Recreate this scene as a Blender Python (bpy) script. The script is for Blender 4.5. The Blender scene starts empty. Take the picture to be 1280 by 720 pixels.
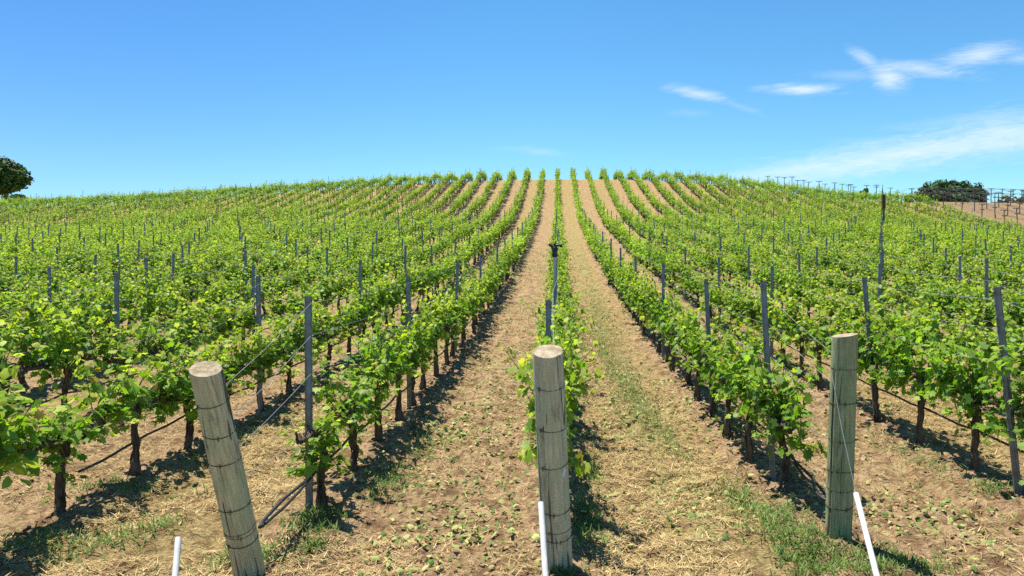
import bpy, math, random
import numpy as np
from mathutils import Vector, Matrix

scene = bpy.context.scene
COL = scene.collection
R = math.radians
rng = np.random.default_rng(7)
random.seed(7)

# ------------------------------------------------------------------ camera, world, sun, exposure
EYE = 1.88
cam = bpy.data.cameras.new('camera')
cam_o = bpy.data.objects.new('camera', cam)
COL.objects.link(cam_o)
cam.sensor_width = 36.0
cam.lens = 27.0                      # 960 px for a 1280 px wide frame
cam.shift_x = -57.0 / 1280
cam.shift_y = -25.0 / 1280
cam.clip_start = 0.05
cam.clip_end = 3000
cam_o.location = (0, 0, EYE)
cam_o.rotation_euler = (R(90), 0, 0)
scene.camera = cam_o

SUN_EL = R(72); SUN_AZ = R(-50)      # azimuth from +Y, clockwise: the sun stands to the left, beyond the vines
sun_dir = Vector((math.sin(SUN_AZ) * math.cos(SUN_EL), math.cos(SUN_AZ) * math.cos(SUN_EL), math.sin(SUN_EL)))
sl = bpy.data.lights.new('sun', 'SUN')
sl.energy = 5.0; sl.angle = R(0.5); sl.color = (1.0, 0.94, 0.83)
so = bpy.data.objects.new('sun', sl); COL.objects.link(so)
so.location = (0, 0, 60)
so.rotation_euler = sun_dir.to_track_quat('Z', 'Y').to_euler()

world = bpy.data.worlds.new('World'); scene.world = world
world.use_nodes = True
scene.view_settings.view_transform = 'Standard'
scene.view_settings.look = 'None'
scene.view_settings.exposure = 0.97
scene.view_settings.gamma = 1.0
scene.view_settings.use_curve_mapping = False
cy = scene.cycles
cy.max_bounces = 6; cy.diffuse_bounces = 3; cy.glossy_bounces = 2; cy.transmission_bounces = 3; cy.transparent_max_bounces = 4
cy.caustics_reflective = False; cy.caustics_refractive = False
cy.use_denoising = False


class NT:
    """tiny helper for node trees"""
    def __init__(self, tree):
        self.t = tree; self.n = tree.nodes; self.l = tree.links
    def node(self, kind, **kw):
        n = self.n.new(kind)
        for k, v in kw.items(): setattr(n, k, v)
        return n
    def set(self, sock, v):
        if isinstance(v, bpy.types.NodeSocket): self.l.new(v, sock)
        else: sock.default_value = v
    def math(self, op, a, b=0.0, c=0.0, clamp=False):
        n = self.node('ShaderNodeMath', operation=op, use_clamp=clamp)
        self.set(n.inputs[0], a); self.set(n.inputs[1], b); self.set(n.inputs[2], c)
        return n.outputs[0]
    def mix(self, f, a, b, blend='MIX'):
        n = self.node('ShaderNodeMix', data_type='RGBA', blend_type=blend)
        self.set(n.inputs[0], f); self.set(n.inputs[6], a); self.set(n.inputs[7], b)
        return n.outputs[2]
    def noise(self, vec, scale, detail=4, rough=0.55, dist=0.0):
        n = self.node('ShaderNodeTexNoise')
        if vec is not None: self.l.new(vec, n.inputs['Vector'])
        n.inputs['Scale'].default_value = scale; n.inputs['Detail'].default_value = detail
        n.inputs['Roughness'].default_value = rough; n.inputs['Distortion'].default_value = dist
        return n.outputs[0]
    def ramp(self, f, a, b, lo=0.0, hi=1.0):
        n = self.node('ShaderNodeMapRange', interpolation_type='SMOOTHSTEP')
        self.set(n.inputs[0], f)
        for i, v in zip((1, 2, 3, 4), (a, b, lo, hi)): n.inputs[i].default_value = v
        return n.outputs[0]
    def comb(self, x, y, z):
        n = self.node('ShaderNodeCombineXYZ')
        self.set(n.inputs[0], x); self.set(n.inputs[1], y); self.set(n.inputs[2], z)
        return n.outputs[0]


def build_sky():
    g = NT(world.node_tree)
    g.n.clear()
    out = g.node('ShaderNodeOutputWorld'); bg = g.node('ShaderNodeBackground')
    sky = g.node('ShaderNodeTexSky', sky_type='NISHITA')
    sky.sun_disc = False; sky.sun_elevation = SUN_EL; sky.sun_rotation = SUN_AZ
    sky.altitude = 100; sky.air_density = 1.0; sky.dust_density = 0.0; sky.ozone_density = 1.6
    tc = g.node('ShaderNodeTexCoord')
    sep = g.node('ShaderNodeSeparateXYZ'); g.l.new(tc.outputs['Generated'], sep.inputs[0])
    X, Y, Z = sep.outputs
    yy = g.math('MAXIMUM', Y, 0.02)
    u = g.math('DIVIDE', X, yy); v = g.math('DIVIDE', Z, yy)
    # wisps of cirrus: long soft patches in directions of the sky, torn by stretched noise
    st = g.comb(g.math('MULTIPLY', u, 1.0), g.math('ADD', g.math('MULTIPLY', v, 6.0), g.math('MULTIPLY', u, -0.7)), 0.0)
    n1 = g.noise(st, 8.0, 8, 0.62, 1.2)
    n2 = g.noise(st, 26.0, 8, 0.68, 1.5)
    nz = g.math('ADD', g.math('MULTIPLY', g.math('SUBTRACT', n1, 0.5), 1.5), g.math('MULTIPLY', g.math('SUBTRACT', n2, 0.5), 1.5))
    total = None
    def P(px, py): return ((px - 697) / 960, (335 - py) / 960)
    #        px    py   half-length half-width  slope  strength
    blobs = [(872, 117, 42, 8, -0.20, .70), (925, 133, 34, 5, -0.35, .22), (860, 141, 30, 6, -0.05, .14),
             (1002, 111, 46, 8, 0.00, .85), (955, 110, 22, 5, 0.05, .3), (1112, 97, 24, 17, -0.15, .95),
             (1082, 74, 26, 9, -0.62, .6), (1150, 86, 66, 10, -0.08, .72), (1225, 68, 54, 14, 0.16, .85),
             (1275, 72, 30, 8, 0.0, .45), (1060, 94, 46, 7, -0.03, .25), (676, 190, 38, 6, -0.1, .28),
             (1130, 192, 250, 22, 0.16, .90), (1260, 170, 150, 30, 0.13, .80), (1020, 209, 190, 14, 0.14, .70),
             (1230, 148, 110, 10, 0.10, .35), (1110, 176, 80, 7, 0.02, .2), (640, 186, 30, 4, 0, .1)]
    for (px, py, hl, hw, sl_, s) in blobs:
        cu, cv = P(px, py)
        a = math.atan(sl_); ca, sa = math.cos(a), math.sin(a)
        du = g.math('SUBTRACT', u, cu); dv = g.math('SUBTRACT', v, cv)
        p = g.math('ADD', g.math('MULTIPLY', du, ca * 960 / hl), g.math('MULTIPLY', dv, sa * 960 / hl))
        q = g.math('ADD', g.math('MULTIPLY', du, -sa * 960 / hw), g.math('MULTIPLY', dv, ca * 960 / hw))
        d = g.math('SQRT', g.math('ADD', g.math('MULTIPLY', p, p), g.math('MULTIPLY', q, q)))
        d = g.math('ADD', d, g.math('MULTIPLY', nz, 0.95))
        m = g.math('MULTIPLY', g.ramp(d, 1.4, -0.35), s * 0.86)
        total = m if total is None else g.math('MAXIMUM', total, m)
    total = g.math('MULTIPLY', total, g.ramp(Y, 0.02, 0.15), clamp=True)
    # the sky's own blue, a little deeper aloft
    hs = g.node('ShaderNodeHueSaturation'); g.l.new(sky.outputs[0], hs.inputs['Color'])
    hs.inputs['Saturation'].default_value = 1.22; hs.inputs['Hue'].default_value = 0.497
    blue = g.mix(1.0, hs.outputs[0], (0.64, 0.895, 0.97, 1), 'MULTIPLY')
    side = g.ramp(X, -0.65, 0.05, 0.76, 1.0)          # a deeper blue towards the left
    blue = g.mix(1.0, blue, g.comb(side, side, g.math('POWER', side, 0.4)), 'MULTIPLY')
    col = g.mix(total, blue, (5.3, 5.9, 6.6, 1))
    g.l.new(col, bg.inputs[0]); bg.inputs[1].default_value = 0.090
    g.l.new(bg.outputs[0], out.inputs[0])
build_sky()

# ------------------------------------------------------------------ terrain
S = 1.83                                   # row spacing, m
_py = np.arange(-60, 700, 0.25)
_kn = [(-60, 0.2), (0, 0.0), (5, 0.0), (9.5, 0.09), (13.5, 0.27), (18, 0.58), (26, 1.27), (37.5, 2.40), (60, 5.15), (75, 8.15),
       (86, 11.1), (91, 12.5), (96, 13.0), (103, 12.8), (115, 11.2), (150, 6.0), (250, -2), (700, -12)]
_pz = np.interp(_py, [k[0] for k in _kn], [k[1] for k in _kn])
_k = np.exp(-0.5 * (np.arange(-16, 17) * 0.25 / 1.6) ** 2); _k /= _k.sum()
_pz = np.convolve(np.pad(_pz, 16, mode='edge'), _k, mode='valid')
_lx = [-700, -400, -150, -90, -67, -57, -48, -36, -24, -13, 0, 15, 25, 31, 37, 43, 56, 75, 150, 400, 700]
_ld = [50, 25, 9, 4.9, 3.5, 3.2, 2.7, 1.85, 1.05, 0.4, 0, 0.3, 1.25, 2.15, 3.0, 2.75, 2.95, 3.5, 7, 20, 40]
_dx = np.arange(-700, 700.5, 0.5)
_dd = np.convolve(np.pad(np.interp(_dx, _lx, _ld), 12, mode='edge'), np.ones(25) / 25, mode='valid')


def smooth(a, b, x):
    t = np.clip((x - a) / (b - a), 0, 1)
    return t * t * (3 - 2 * t)


def H(x, y):
    x = np.asarray(x, float); y = np.asarray(y, float)
    return np.interp(y, _py, _pz) - np.interp(x, _dx, _dd) * smooth(12, 92, y)


_lat = np.random.default_rng(3).random((256, 256))
def vnoise(x, y):
    xi = np.floor(x).astype(int); yi = np.floor(y).astype(int)
    fx = x - xi; fy = y - yi
    fx = fx * fx * (3 - 2 * fx); fy = fy * fy * (3 - 2 * fy)
    a = _lat[xi % 256, yi % 256]; b = _lat[(xi + 1) % 256, yi % 256]
    c = _lat[xi % 256, (yi + 1) % 256]; d = _lat[(xi + 1) % 256, (yi + 1) % 256]
    return (a * (1 - fx) + b * fx) * (1 - fy) + (c * (1 - fx) + d * fx) * fy - 0.5


def G(x, y):
    """ground height with clods, wheel ruts and the low berm under each row"""
    x = np.asarray(x, float); y = np.asarray(y, float)
    fade = 1 - smooth(15, 40, y)
    m = 0.05 * vnoise(x * 1.7, y * 1.3) + 0.045 * vnoise(x * 5 + 31, y * 5 + 7) + 0.045 * vnoise(x * 11 + 3, y * 11 + 71) + 0.03 * vnoise(x * 23 + 5, y * 23)
    r = np.abs(((x / S + 0.5) % 1.0) - 0.5) * S
    berm = 0.05 * np.exp(-(r / 0.3) ** 2) * (y > 4.5)
    rut = -0.028 * (np.exp(-((r - 0.52) / 0.11) ** 2)) * fade
    return H(x, y) + m * fade + berm + rut


# ------------------------------------------------------------------ mesh and object helpers
def mesh_np(name, verts, tris=None, quads=None, mats=(), tri_mat=None, quad_mat=None, col=None, smooth_=False):
    me = bpy.data.meshes.new(name)
    verts = np.asarray(verts, np.float32).reshape(-1, 3)
    nt = 0 if tris is None else len(tris); nq = 0 if quads is None else len(quads)
    me.vertices.add(len(verts)); me.vertices.foreach_set('co', verts.ravel())
    loops = []; tot = []; mi = []
    if nt:
        loops.append(np.asarray(tris, np.int32).ravel()); tot.append(np.full(nt, 3, np.int32))
        mi.append(np.zeros(nt, np.int32) if tri_mat is None else np.asarray(tri_mat, np.int32))
    if nq:
        loops.append(np.asarray(quads, np.int32).ravel()); tot.append(np.full(nq, 4, np.int32))
        mi.append(np.zeros(nq, np.int32) if quad_mat is None else np.asarray(quad_mat, np.int32))
    loops = np.concatenate(loops); tot = np.concatenate(tot); mi = np.concatenate(mi)
    me.loops.add(len(loops)); me.loops.foreach_set('vertex_index', loops)
    me.polygons.add(len(tot))
    st = np.zeros(len(tot), np.int32); st[1:] = np.cumsum(tot)[:-1]
    me.polygons.foreach_set('loop_start', st)
    try: me.polygons.foreach_set('loop_total', tot)
    except Exception: pass
    me.polygons.foreach_set('material_index', mi)
    if smooth_: me.polygons.foreach_set('use_smooth', np.ones(len(tot), bool))
    for m in mats: me.materials.append(m)
    if col is not None:
        at = me.attributes.new('tint', 'FLOAT_COLOR', 'POINT')
        c4 = np.ones((len(verts), 4), np.float32); c4[:, :3] = col
        at.data.foreach_set('color', c4.ravel())
    me.update(calc_edges=True)
    return me


class MB:
    """collects shapes into ONE mesh"""
    def __init__(self):
        self.v = []; self.q = []; self.t = []; self.qm = []; self.tm = []; self.c = []; self.n = 0
    def add(self, v, q=None, t=None, m=0, col=(1, 1, 1)):
        v = np.asarray(v, float).reshape(-1, 3)
        if q is not None and len(q): self.q.append(np.asarray(q) + self.n); self.qm.append(np.full(len(q), m))
        if t is not None and len(t): self.t.append(np.asarray(t) + self.n); self.tm.append(np.full(len(t), m))
        self.v.append(v); self.n += len(v)
        c = np.asarray(col, float)
        self.c.append(np.broadcast_to(c, (len(v), 3)) if c.ndim == 1 else c)
    def tube(self, pts, rad, sides=8, m=0, caps=True, jag=0.0, col=(1, 1, 1), mcap=None):
        pts = np.asarray(pts, float); k = len(pts)
        rad = np.broadcast_to(np.asarray(rad, float), (k,))
        tan = np.gradient(pts, axis=0); tan /= np.linalg.norm(tan, axis=1)[:, None] + 1e-9
        ref = np.array([0.0, 0, 1]) if abs(tan[0, 2]) < 0.9 else np.array([1.0, 0, 0])
        V = []
        for i in range(k):
            a = np.cross(tan[i], ref); a /= np.linalg.norm(a) + 1e-9
            b = np.cross(tan[i], a)
            ref = np.cross(a, tan[i])
            th = np.arange(sides) * 2 * math.pi / sides
            rr = rad[i] * (1 + jag * (rng.random(sides) - 0.5))
            V.append(pts[i] + np.outer(np.cos(th) * rr, a) + np.outer(np.sin(th) * rr, b))
        V = np.concatenate(V)
        i0 = np.arange(k - 1)[:, None] * sides; j = np.arange(sides)[None, :]; j2 = (j + 1) % sides
        Q = np.stack([i0 + j, i0 + j2, i0 + sides + j2, i0 + sides + j], -1).reshape(-1, 4)
        self.add(V, q=Q, m=m, col=col)
        if caps:
            for (o, c) in ((0, pts[0]), ((k - 1) * sides, pts[-1])):
                base = V[o:o + sides]
                vv = np.vstack([base, c[None]])
                T = [[s, (s + 1) % sides, sides] for s in range(sides)]
                self.add(vv, t=T, m=m if mcap is None else mcap, col=col)
    def box(self, c, d, m=0, rot=None, col=(1, 1, 1)):
        s = np.array([[-1, -1, -1], [1, -1, -1], [1, 1, -1], [-1, 1, -1], [-1, -1, 1], [1, -1, 1], [1, 1, 1], [-1, 1, 1]]) * np.array(d) / 2
        if rot is not None: s = s @ np.array(rot).T
        self.add(s + np.array(c), q=[[0, 3, 2, 1], [4, 5, 6, 7], [0, 1, 5, 4], [1, 2, 6, 5], [2, 3, 7, 6], [3, 0, 4, 7]], m=m, col=col)
    def mesh(self, name, mats, smooth_=False):
        v = np.concatenate(self.v)
        return mesh_np(name, v, np.concatenate(self.t) if self.t else None, np.concatenate(self.q) if self.q else None, mats,
                       np.concatenate(self.tm) if self.t else None, np.concatenate(self.qm) if self.q else None,
                       np.concatenate(self.c), smooth_)


def link(name, me, parent=None, loc=None, rot=None):
    o = bpy.data.objects.new(name, me); COL.objects.link(o)
    if parent is not None: o.parent = parent
    if loc is not None: o.location = loc
    if rot is not None: o.rotation_euler = rot
    return o


def tag(o, label=None, cat=None, group=None, kind=None):
    if label: o['label'] = label
    if cat: o['category'] = cat
    if group: o['group'] = group
    if kind: o['kind'] = kind
    return o


def empty(name, loc, label, cat, group=None, rotz=0.0):
    o = bpy.data.objects.new(name, None); COL.objects.link(o)
    o.empty_display_size = 0.1
    o.location = loc; o.rotation_euler = (0, 0, rotz)
    return tag(o, label, cat, group)


# ------------------------------------------------------------------ materials
def new_mat(name):
    m = bpy.data.materials.new(name); m.use_nodes = True
    g = NT(m.node_tree); g.n.clear()
    out = g.node('ShaderNodeOutputMaterial')
    return m, g, out


def principled(g, col, rough=0.7, spec=0.3, metal=0.0, bump=None, bstr=0.4, bdist=0.01):
    p = g.node('ShaderNodeBsdfPrincipled')
    g.set(p.inputs['Base Color'], col); g.set(p.inputs['Roughness'], rough)
    p.inputs['Specular IOR Level'].default_value = spec; p.inputs['Metallic'].default_value = metal
    if bump is not None:
        b = g.node('ShaderNodeBump'); b.inputs['Strength'].default_value = bstr; b.inputs['Distance'].default_value = bdist
        g.l.new(bump, b.inputs['Height']); g.l.new(b.outputs[0], p.inputs['Normal'])
    return p


def leaf_mat(name, trans=0.46, gain=1.0, spec=0.26):
    m, g, out = new_mat(name)
    at = g.node('ShaderNodeAttribute', attribute_name='tint')
    geo = g.node('ShaderNodeNewGeometry')
    tc = g.node('ShaderNodeTexCoord')
    n = g.noise(tc.outputs['Object'], 42.0, 3, 0.6)
    oi = g.node('ShaderNodeObjectInfo')
    k = g.math('ADD', g.math('MULTIPLY', n, 0.7), 0.62)
    k = g.math('MULTIPLY', k, g.math('ADD', g.math('MULTIPLY', oi.outputs['Random'], 0.24), 0.88 * gain))
    c = g.mix(1.0, at.outputs['Color'], g.comb(k, k, k), 'MULTIPLY')
    back = g.mix(g.math('MULTIPLY', geo.outputs['Backfacing'], 0.35), c, (0.20, 0.31, 0.07, 1))
    p = principled(g, back, 0.5, spec)
    t = g.node('ShaderNodeBsdfTranslucent')
    g.l.new(g.mix(1.0, c, (1.45, 1.55, 0.6, 1), 'MULTIPLY'), t.inputs[0])
    ms = g.node('ShaderNodeMixShader'); ms.inputs[0].default_value = trans
    g.l.new(p.outputs[0], ms.inputs[1]); g.l.new(t.outputs[0], ms.inputs[2]); g.l.new(ms.outputs[0], out.inputs[0])
    return m


def bark_mat(name, c1, c2, scale=30):
    m, g, out = new_mat(name)
    tc = g.node('ShaderNodeTexCoord')
    mp = g.node('ShaderNodeMapping'); mp.inputs['Scale'].default_value = (1, 1, 0.18); g.l.new(tc.outputs['Object'], mp.inputs[0])
    n = g.noise(mp.outputs[0], scale, 6, 0.65, 0.5)
    c = g.mix(g.ramp(n, 0.35, 0.68), (*c1, 1), (*c2, 1))
    p = principled(g, c, 0.95, 0.1, bump=n, bstr=0.9, bdist=0.02)
    g.l.new(p.outputs[0], out.inputs[0]); return m


def plain_mat(name, c, rough=0.6, spec=0.4, metal=0.0, var=0.25, scale=18, c2=None):
    m, g, out = new_mat(name)
    tc = g.node('ShaderNodeTexCoord')
    n = g.noise(tc.outputs['Object'], scale, 5, 0.6)
    d = c2 if c2 else tuple(v * (1 - var) for v in c)
    col = g.mix(g.ramp(n, 0.3, 0.7), (*d, 1), (*c, 1))
    p = principled(g, col, g.math('ADD', g.math('MULTIPLY', n, 0.3), rough - 0.15), spec, metal, bump=n, bstr=0.15, bdist=0.004)
    g.l.new(p.outputs[0], out.inputs[0]); return m


def tint_mat(name, rough=0.9, spec=0.1, trans=0.0):
    m, g, out = new_mat(name)
    at = g.node('ShaderNodeAttribute', attribute_name='tint')
    p = principled(g, at.outputs['Color'], rough, spec)
    if trans:
        t = g.node('ShaderNodeBsdfTranslucent'); g.l.new(at.outputs['Color'], t.inputs[0])
        ms = g.node('ShaderNodeMixShader'); ms.inputs[0].default_value = trans
        g.l.new(p.outputs[0], ms.inputs[1]); g.l.new(t.outputs[0], ms.inputs[2]); g.l.new(ms.outputs[0], out.inputs[0])
    else:
        g.l.new(p.outputs[0], out.inputs[0])
    return m


def wood_mat(name, c_lo, c_hi, c_moss, moss=0.3):
    m, g, out = new_mat(name)
    tc = g.node('ShaderNodeTexCoord')
    mp = g.node('ShaderNodeMapping'); mp.inputs['Scale'].default_value = (1, 1, 0.06); g.l.new(tc.outputs['Object'], mp.inputs[0])
    grain = g.noise(mp.outputs[0], 60, 6, 0.7, 0.3)
    crack = g.noise(mp.outputs[0], 17, 3, 0.5, 0.9)
    patch = g.noise(tc.outputs['Object'], 5, 4, 0.6)
    mp2 = g.node('ShaderNodeMapping'); mp2.inputs['Scale'].default_value = (1, 1, 0.25); g.l.new(tc.outputs['Object'], mp2.inputs[0])
    streak = g.noise(mp2.outputs[0], 12, 5, 0.65)
    c = g.mix(g.ramp(grain, 0.35, 0.7), (*c_lo, 1), (*c_hi, 1))
    c = g.mix(g.math('MULTIPLY', g.ramp(patch, 0.4, 0.65), moss), c, (*c_moss, 1))
    c = g.mix(g.math('MULTIPLY', g.ramp(streak, 0.55, 0.70), 0.6), c, (0.12, 0.095, 0.06, 1))
    vo = g.node('ShaderNodeTexVoronoi'); g.l.new(mp2.outputs[0], vo.inputs['Vector']); vo.inputs['Scale'].default_value = 7.0
    kn = g.math('MULTIPLY', g.ramp(vo.outputs['Distance'], 0.17, 0.09), g.ramp(patch, 0.52, 0.58))
    c = g.mix(g.math('MULTIPLY', kn, 0.7), c, (0.09, 0.06, 0.035, 1))
    ck = g.ramp(crack, 0.395, 0.36)
    c = g.mix(g.math('MULTIPLY', ck, 0.8), c, (0.035, 0.028, 0.02, 1))
    hgt = g.math('SUBTRACT', grain, g.math('MULTIPLY', ck, 1.2))
    p = principled(g, c, 0.9, 0.15, bump=hgt, bstr=0.7, bdist=0.006)
    g.l.new(p.outputs[0], out.inputs[0]); return m


def endgrain_mat():
    m, g, out = new_mat('post_end_grain')
    tc = g.node('ShaderNodeTexCoord')
    sep = g.node('ShaderNodeSeparateXYZ'); g.l.new(tc.outputs['Object'], sep.inputs[0])
    x, y = sep.outputs[0], sep.outputs[1]
    r = g.math('SQRT', g.math('ADD', g.math('MULTIPLY', x, x), g.math('MULTIPLY', y, y)))
    n = g.noise(tc.outputs['Object'], 22, 5, 0.65)
    ring = g.math('SINE', g.math('ADD', g.math('MULTIPLY', r, 600.0), g.math('MULTIPLY', n, 9.0)))
    an = g.math('ARCTAN2', y, x)
    ck = g.noise(g.comb(g.math('MULTIPLY', an, 2.2), g.math('MULTIPLY', r, 2.0), 0.0), 2.4, 3, 0.6)
    c = g.mix(g.ramp(n, 0.3, 0.7), (0.20, 0.16, 0.10, 1), (0.42, 0.36, 0.26, 1))
    c = g.mix(g.math('MULTIPLY', g.ramp(ring, -0.4, 1.0), 0.25), c, (0.2, 0.15, 0.09, 1))
    c = g.mix(g.math('MULTIPLY', g.ramp(ck, 0.36, 0.31), 0.8), c, (0.06, 0.045, 0.03, 1))
    p = principled(g, c, 0.95, 0.1, bump=n, bstr=0.5, bdist=0.006)
    g.l.new(p.outputs[0], out.inputs[0]); return m


def ground_mat():
    m, g, out = new_mat('vineyard_soil')
    geo = g.node('ShaderNodeNewGeometry')
    pos = geo.outputs['Position']
    sep = g.node('ShaderNodeSeparateXYZ'); g.l.new(pos, sep.inputs[0])
    X, Y, Z = sep.outputs
    flat = g.comb(X, Y, 0.0)
    big = g.noise(flat, 0.35, 4, 0.55)
    mid = g.noise(flat, 2.3, 6, 0.62)
    fine = g.noise(flat, 22.0, 6, 0.7)
    vfine = g.noise(flat, 95.0, 3, 0.7)
    # dirt
    c = g.mix(g.ramp(mid, 0.3, 0.72), (0.160, 0.096, 0.056, 1), (0.41, 0.266, 0.158, 1))
    c = g.mix(g.ramp(fine, 0.40, 0.66), c, (0.50, 0.35, 0.19, 1))
    c = g.mix(g.math('MULTIPLY', g.ramp(fine, 0.46, 0.34), 0.75), c, (0.09, 0.052, 0.03, 1))
    # mown straw in every other aisle: fibres from stretched noise
    w1 = g.node('ShaderNodeMapping'); w1.inputs['Rotation'].default_value = (0, 0, 0.5); w1.inputs['Scale'].default_value = (1, 4.0, 1); g.l.new(flat, w1.inputs[0])
    w2 = g.node('ShaderNodeMapping'); w2.inputs['Rotation'].default_value = (0, 0, -0.7); w2.inputs['Scale'].default_value = (1, 4.5, 1); g.l.new(flat, w2.inputs[0])
    f1 = g.noise(w1.outputs[0], 16, 4, 0.7); f2 = g.noise(w2.outputs[0], 19, 4, 0.7)
    fib = g.math('MAXIMUM', f1, f2)
    straw = g.mix(g.ramp(fib, 0.42, 0.72), (0.160, 0.100, 0.036, 1), (0.58, 0.455, 0.20, 1))
    straw = g.mix(g.math('MULTIPLY', g.ramp(vfine, 0.45, 0.7), 0.35), straw, (0.62, 0.50, 0.28, 1))
    ai = g.math('FRACT', g.math('MULTIPLY', X, 0.5 / S))           # 0-0.5 one aisle, 0.5-1 the next
    tri = g.math('ABSOLUTE', g.math('SUBTRACT', g.math('FRACT', g.math('MULTIPLY', X, 1.0 / S)), 0.5))   # 0 mid aisle, .5 at a row
    inaisle = g.ramp(g.math('ADD', tri, g.math('MULTIPLY', g.math('SUBTRACT', mid, 0.5), 0.35)), 0.44, 0.30)
    alt = g.ramp(g.math('ABSOLUTE', g.math('SUBTRACT', ai, 0.27)), 0.30, 0.20)
    lump = g.noise(flat, 8.5, 5, 0.65)
    c = g.mix(g.math('MULTIPLY', g.ramp(lump, 0.47, 0.36), 0.6), c, (0.15, 0.085, 0.045, 1))
    straw = g.mix(g.math('MULTIPLY', g.ramp(lump, 0.48, 0.36), 0.65), straw, (0.20, 0.115, 0.045, 1))
    amt = g.math('MULTIPLY', inaisle, g.math('ADD', g.math('MULTIPLY', alt, 0.55), 0.30))
    amt = g.math('MULTIPLY', amt, g.ramp(g.math('ADD', big, g.math('MULTIPLY', alt, 0.25)), 0.36, 0.62, 0.25, 1.0))
    # the headland in front of the first posts is straw all over on the left
    c = g.mix(amt, c, straw)
    # faint greenish specks of mown clippings
    sp = g.math('MULTIPLY', g.ramp(fine, 0.60, 0.66), g.ramp(mid, 0.5, 0.62))
    c = g.mix(g.math('MULTIPLY', sp, 0.5), c, (0.30, 0.33, 0.13, 1))
    # matted lumps and hollows that still read from far off, and flecks of clippings
    coarse = g.noise(flat, 4.2, 6, 0.75)
    c = g.mix(g.math('MULTIPLY', g.ramp(coarse, 0.51, 0.41), 0.72), c, (0.135, 0.078, 0.042, 1))
    c = g.mix(g.math('MULTIPLY', g.ramp(coarse, 0.56, 0.66), 0.45), c, (0.56, 0.44, 0.25, 1))
    fleck = g.noise(flat, 13.0, 2, 0.5, 0.8)
    c = g.mix(g.math('MULTIPLY', g.ramp(fleck, 0.635, 0.66), g.math('MULTIPLY', inaisle, 0.6)), c, (0.40, 0.40, 0.17, 1))
    # thin green growth down the side of the straw aisle
    gstrip = g.math('MULTIPLY', g.ramp(g.math('ABSOLUTE', g.math('SUBTRACT', X, 1.05)), 0.42, 0.1), g.ramp(g.noise(flat, 3.0, 4, 0.6), 0.42, 0.6))
    c = g.mix(g.math('MULTIPLY', gstrip, 0.3), c, (0.24, 0.29, 0.08, 1))
    # the leafless block on the right has dull brown, tilled soil
    c = g.mix(g.math('MULTIPLY', g.ramp(X, 42.6, 44.0), 0.6), c, (0.19, 0.135, 0.085, 1))
    hgt = g.math('ADD', g.math('ADD', fine, g.math('MULTIPLY', vfine, 0.35)), g.math('MULTIPLY', lump, 1.5))
    p = principled(g, c, 0.97, 0.06, bump=hgt, bstr=1.0, bdist=0.05)
    g.l.new(p.outputs[0], out.inputs[0]); return m


M_LEAF = leaf_mat('vine_leaf')
M_FAR = leaf_mat('vine_leaf_in_mass', trans=0.44, gain=1.08)
M_BARK = bark_mat('vine_bark', (0.035, 0.027, 0.021), (0.155, 0.122, 0.094), 34)
M_OAKBARK = bark_mat('oak_bark', (0.035, 0.027, 0.02), (0.10, 0.08, 0.06), 12)
M_OAK = leaf_mat('oak_leaf', trans=0.12, gain=1.0, spec=0.15)
M_STEEL = plain_mat('galvanised_steel', (0.17, 0.22, 0.28), 0.4, 0.5, 0.45, 0.55, 9, c2=(0.10, 0.11, 0.12))
M_DARKSTEEL = plain_mat('weathered_steel', (0.12, 0.12, 0.12), 0.7, 0.3, 0.3, 0.5, 9)
M_WIRE = plain_mat('galvanised_wire', (0.42, 0.42, 0.42), 0.45, 0.5, 0.5, 0.2, 5)
M_RUSTWIRE = plain_mat('rusty_wire', (0.12, 0.085, 0.06), 0.8, 0.3, 0.2, 0.5, 40)
M_HOSE = plain_mat('black_hose', (0.022, 0.021, 0.022), 0.55, 0.4, 0.0, 0.3, 20)
M_PVC = plain_mat('white_pvc', (0.80, 0.80, 0.79), 0.4, 0.5, 0.0, 0.25, 14)
M_BLACK = plain_mat('black_plastic', (0.012, 0.012, 0.013), 0.45, 0.5, 0.0, 0.3, 30)
M_WOOD_L = wood_mat('post_wood_tan', (0.34, 0.325, 0.21), (0.60, 0.58, 0.42), (0.32, 0.42, 0.26), 0.65)
M_WOOD_C = wood_mat('post_wood_grey', (0.34, 0.35, 0.26), (0.57, 0.58, 0.44), (0.33, 0.43, 0.29), 0.65)
M_WOOD_R = wood_mat('post_wood_green', (0.20, 0.225, 0.125), (0.41, 0.44, 0.27), (0.18, 0.28, 0.14), 0.75)
M_END = endgrain_mat()
M_SOIL = ground_mat()
M_STRAW = tint_mat('dry_straw', 0.8, 0.2, 0.15)
M_GREENBLADE = tint_mat('green_blade', 0.6, 0.25, 0.3)
M_CLOD = tint_mat('soil_clod', 1.0, 0.05)
M_LITTER = tint_mat('cut_leaf', 0.7, 0.2, 0.2)

# ------------------------------------------------------------------ the ground: one sheet to the horizon
def axis(fine0, fine1, step, lo, hi, grow=1.07, cap=16):
    mid = list(np.arange(fine0, fine1 + 1e-6, step))
    a = []; s = step; p = fine0
    while p > lo:
        s = min(s * grow, cap); p -= s; a.append(p)
    b = []; s = step; p = mid[-1]
    while p < hi:
        s = min(s * grow, cap); p += s; b.append(p)
    return np.array(a[::-1] + mid + b)

gx = axis(-4.5, 4.5, 0.04, -650, 650, 1.045)
gy = axis(3.4, 11.0, 0.04, -60, 650, 1.03)
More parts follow.
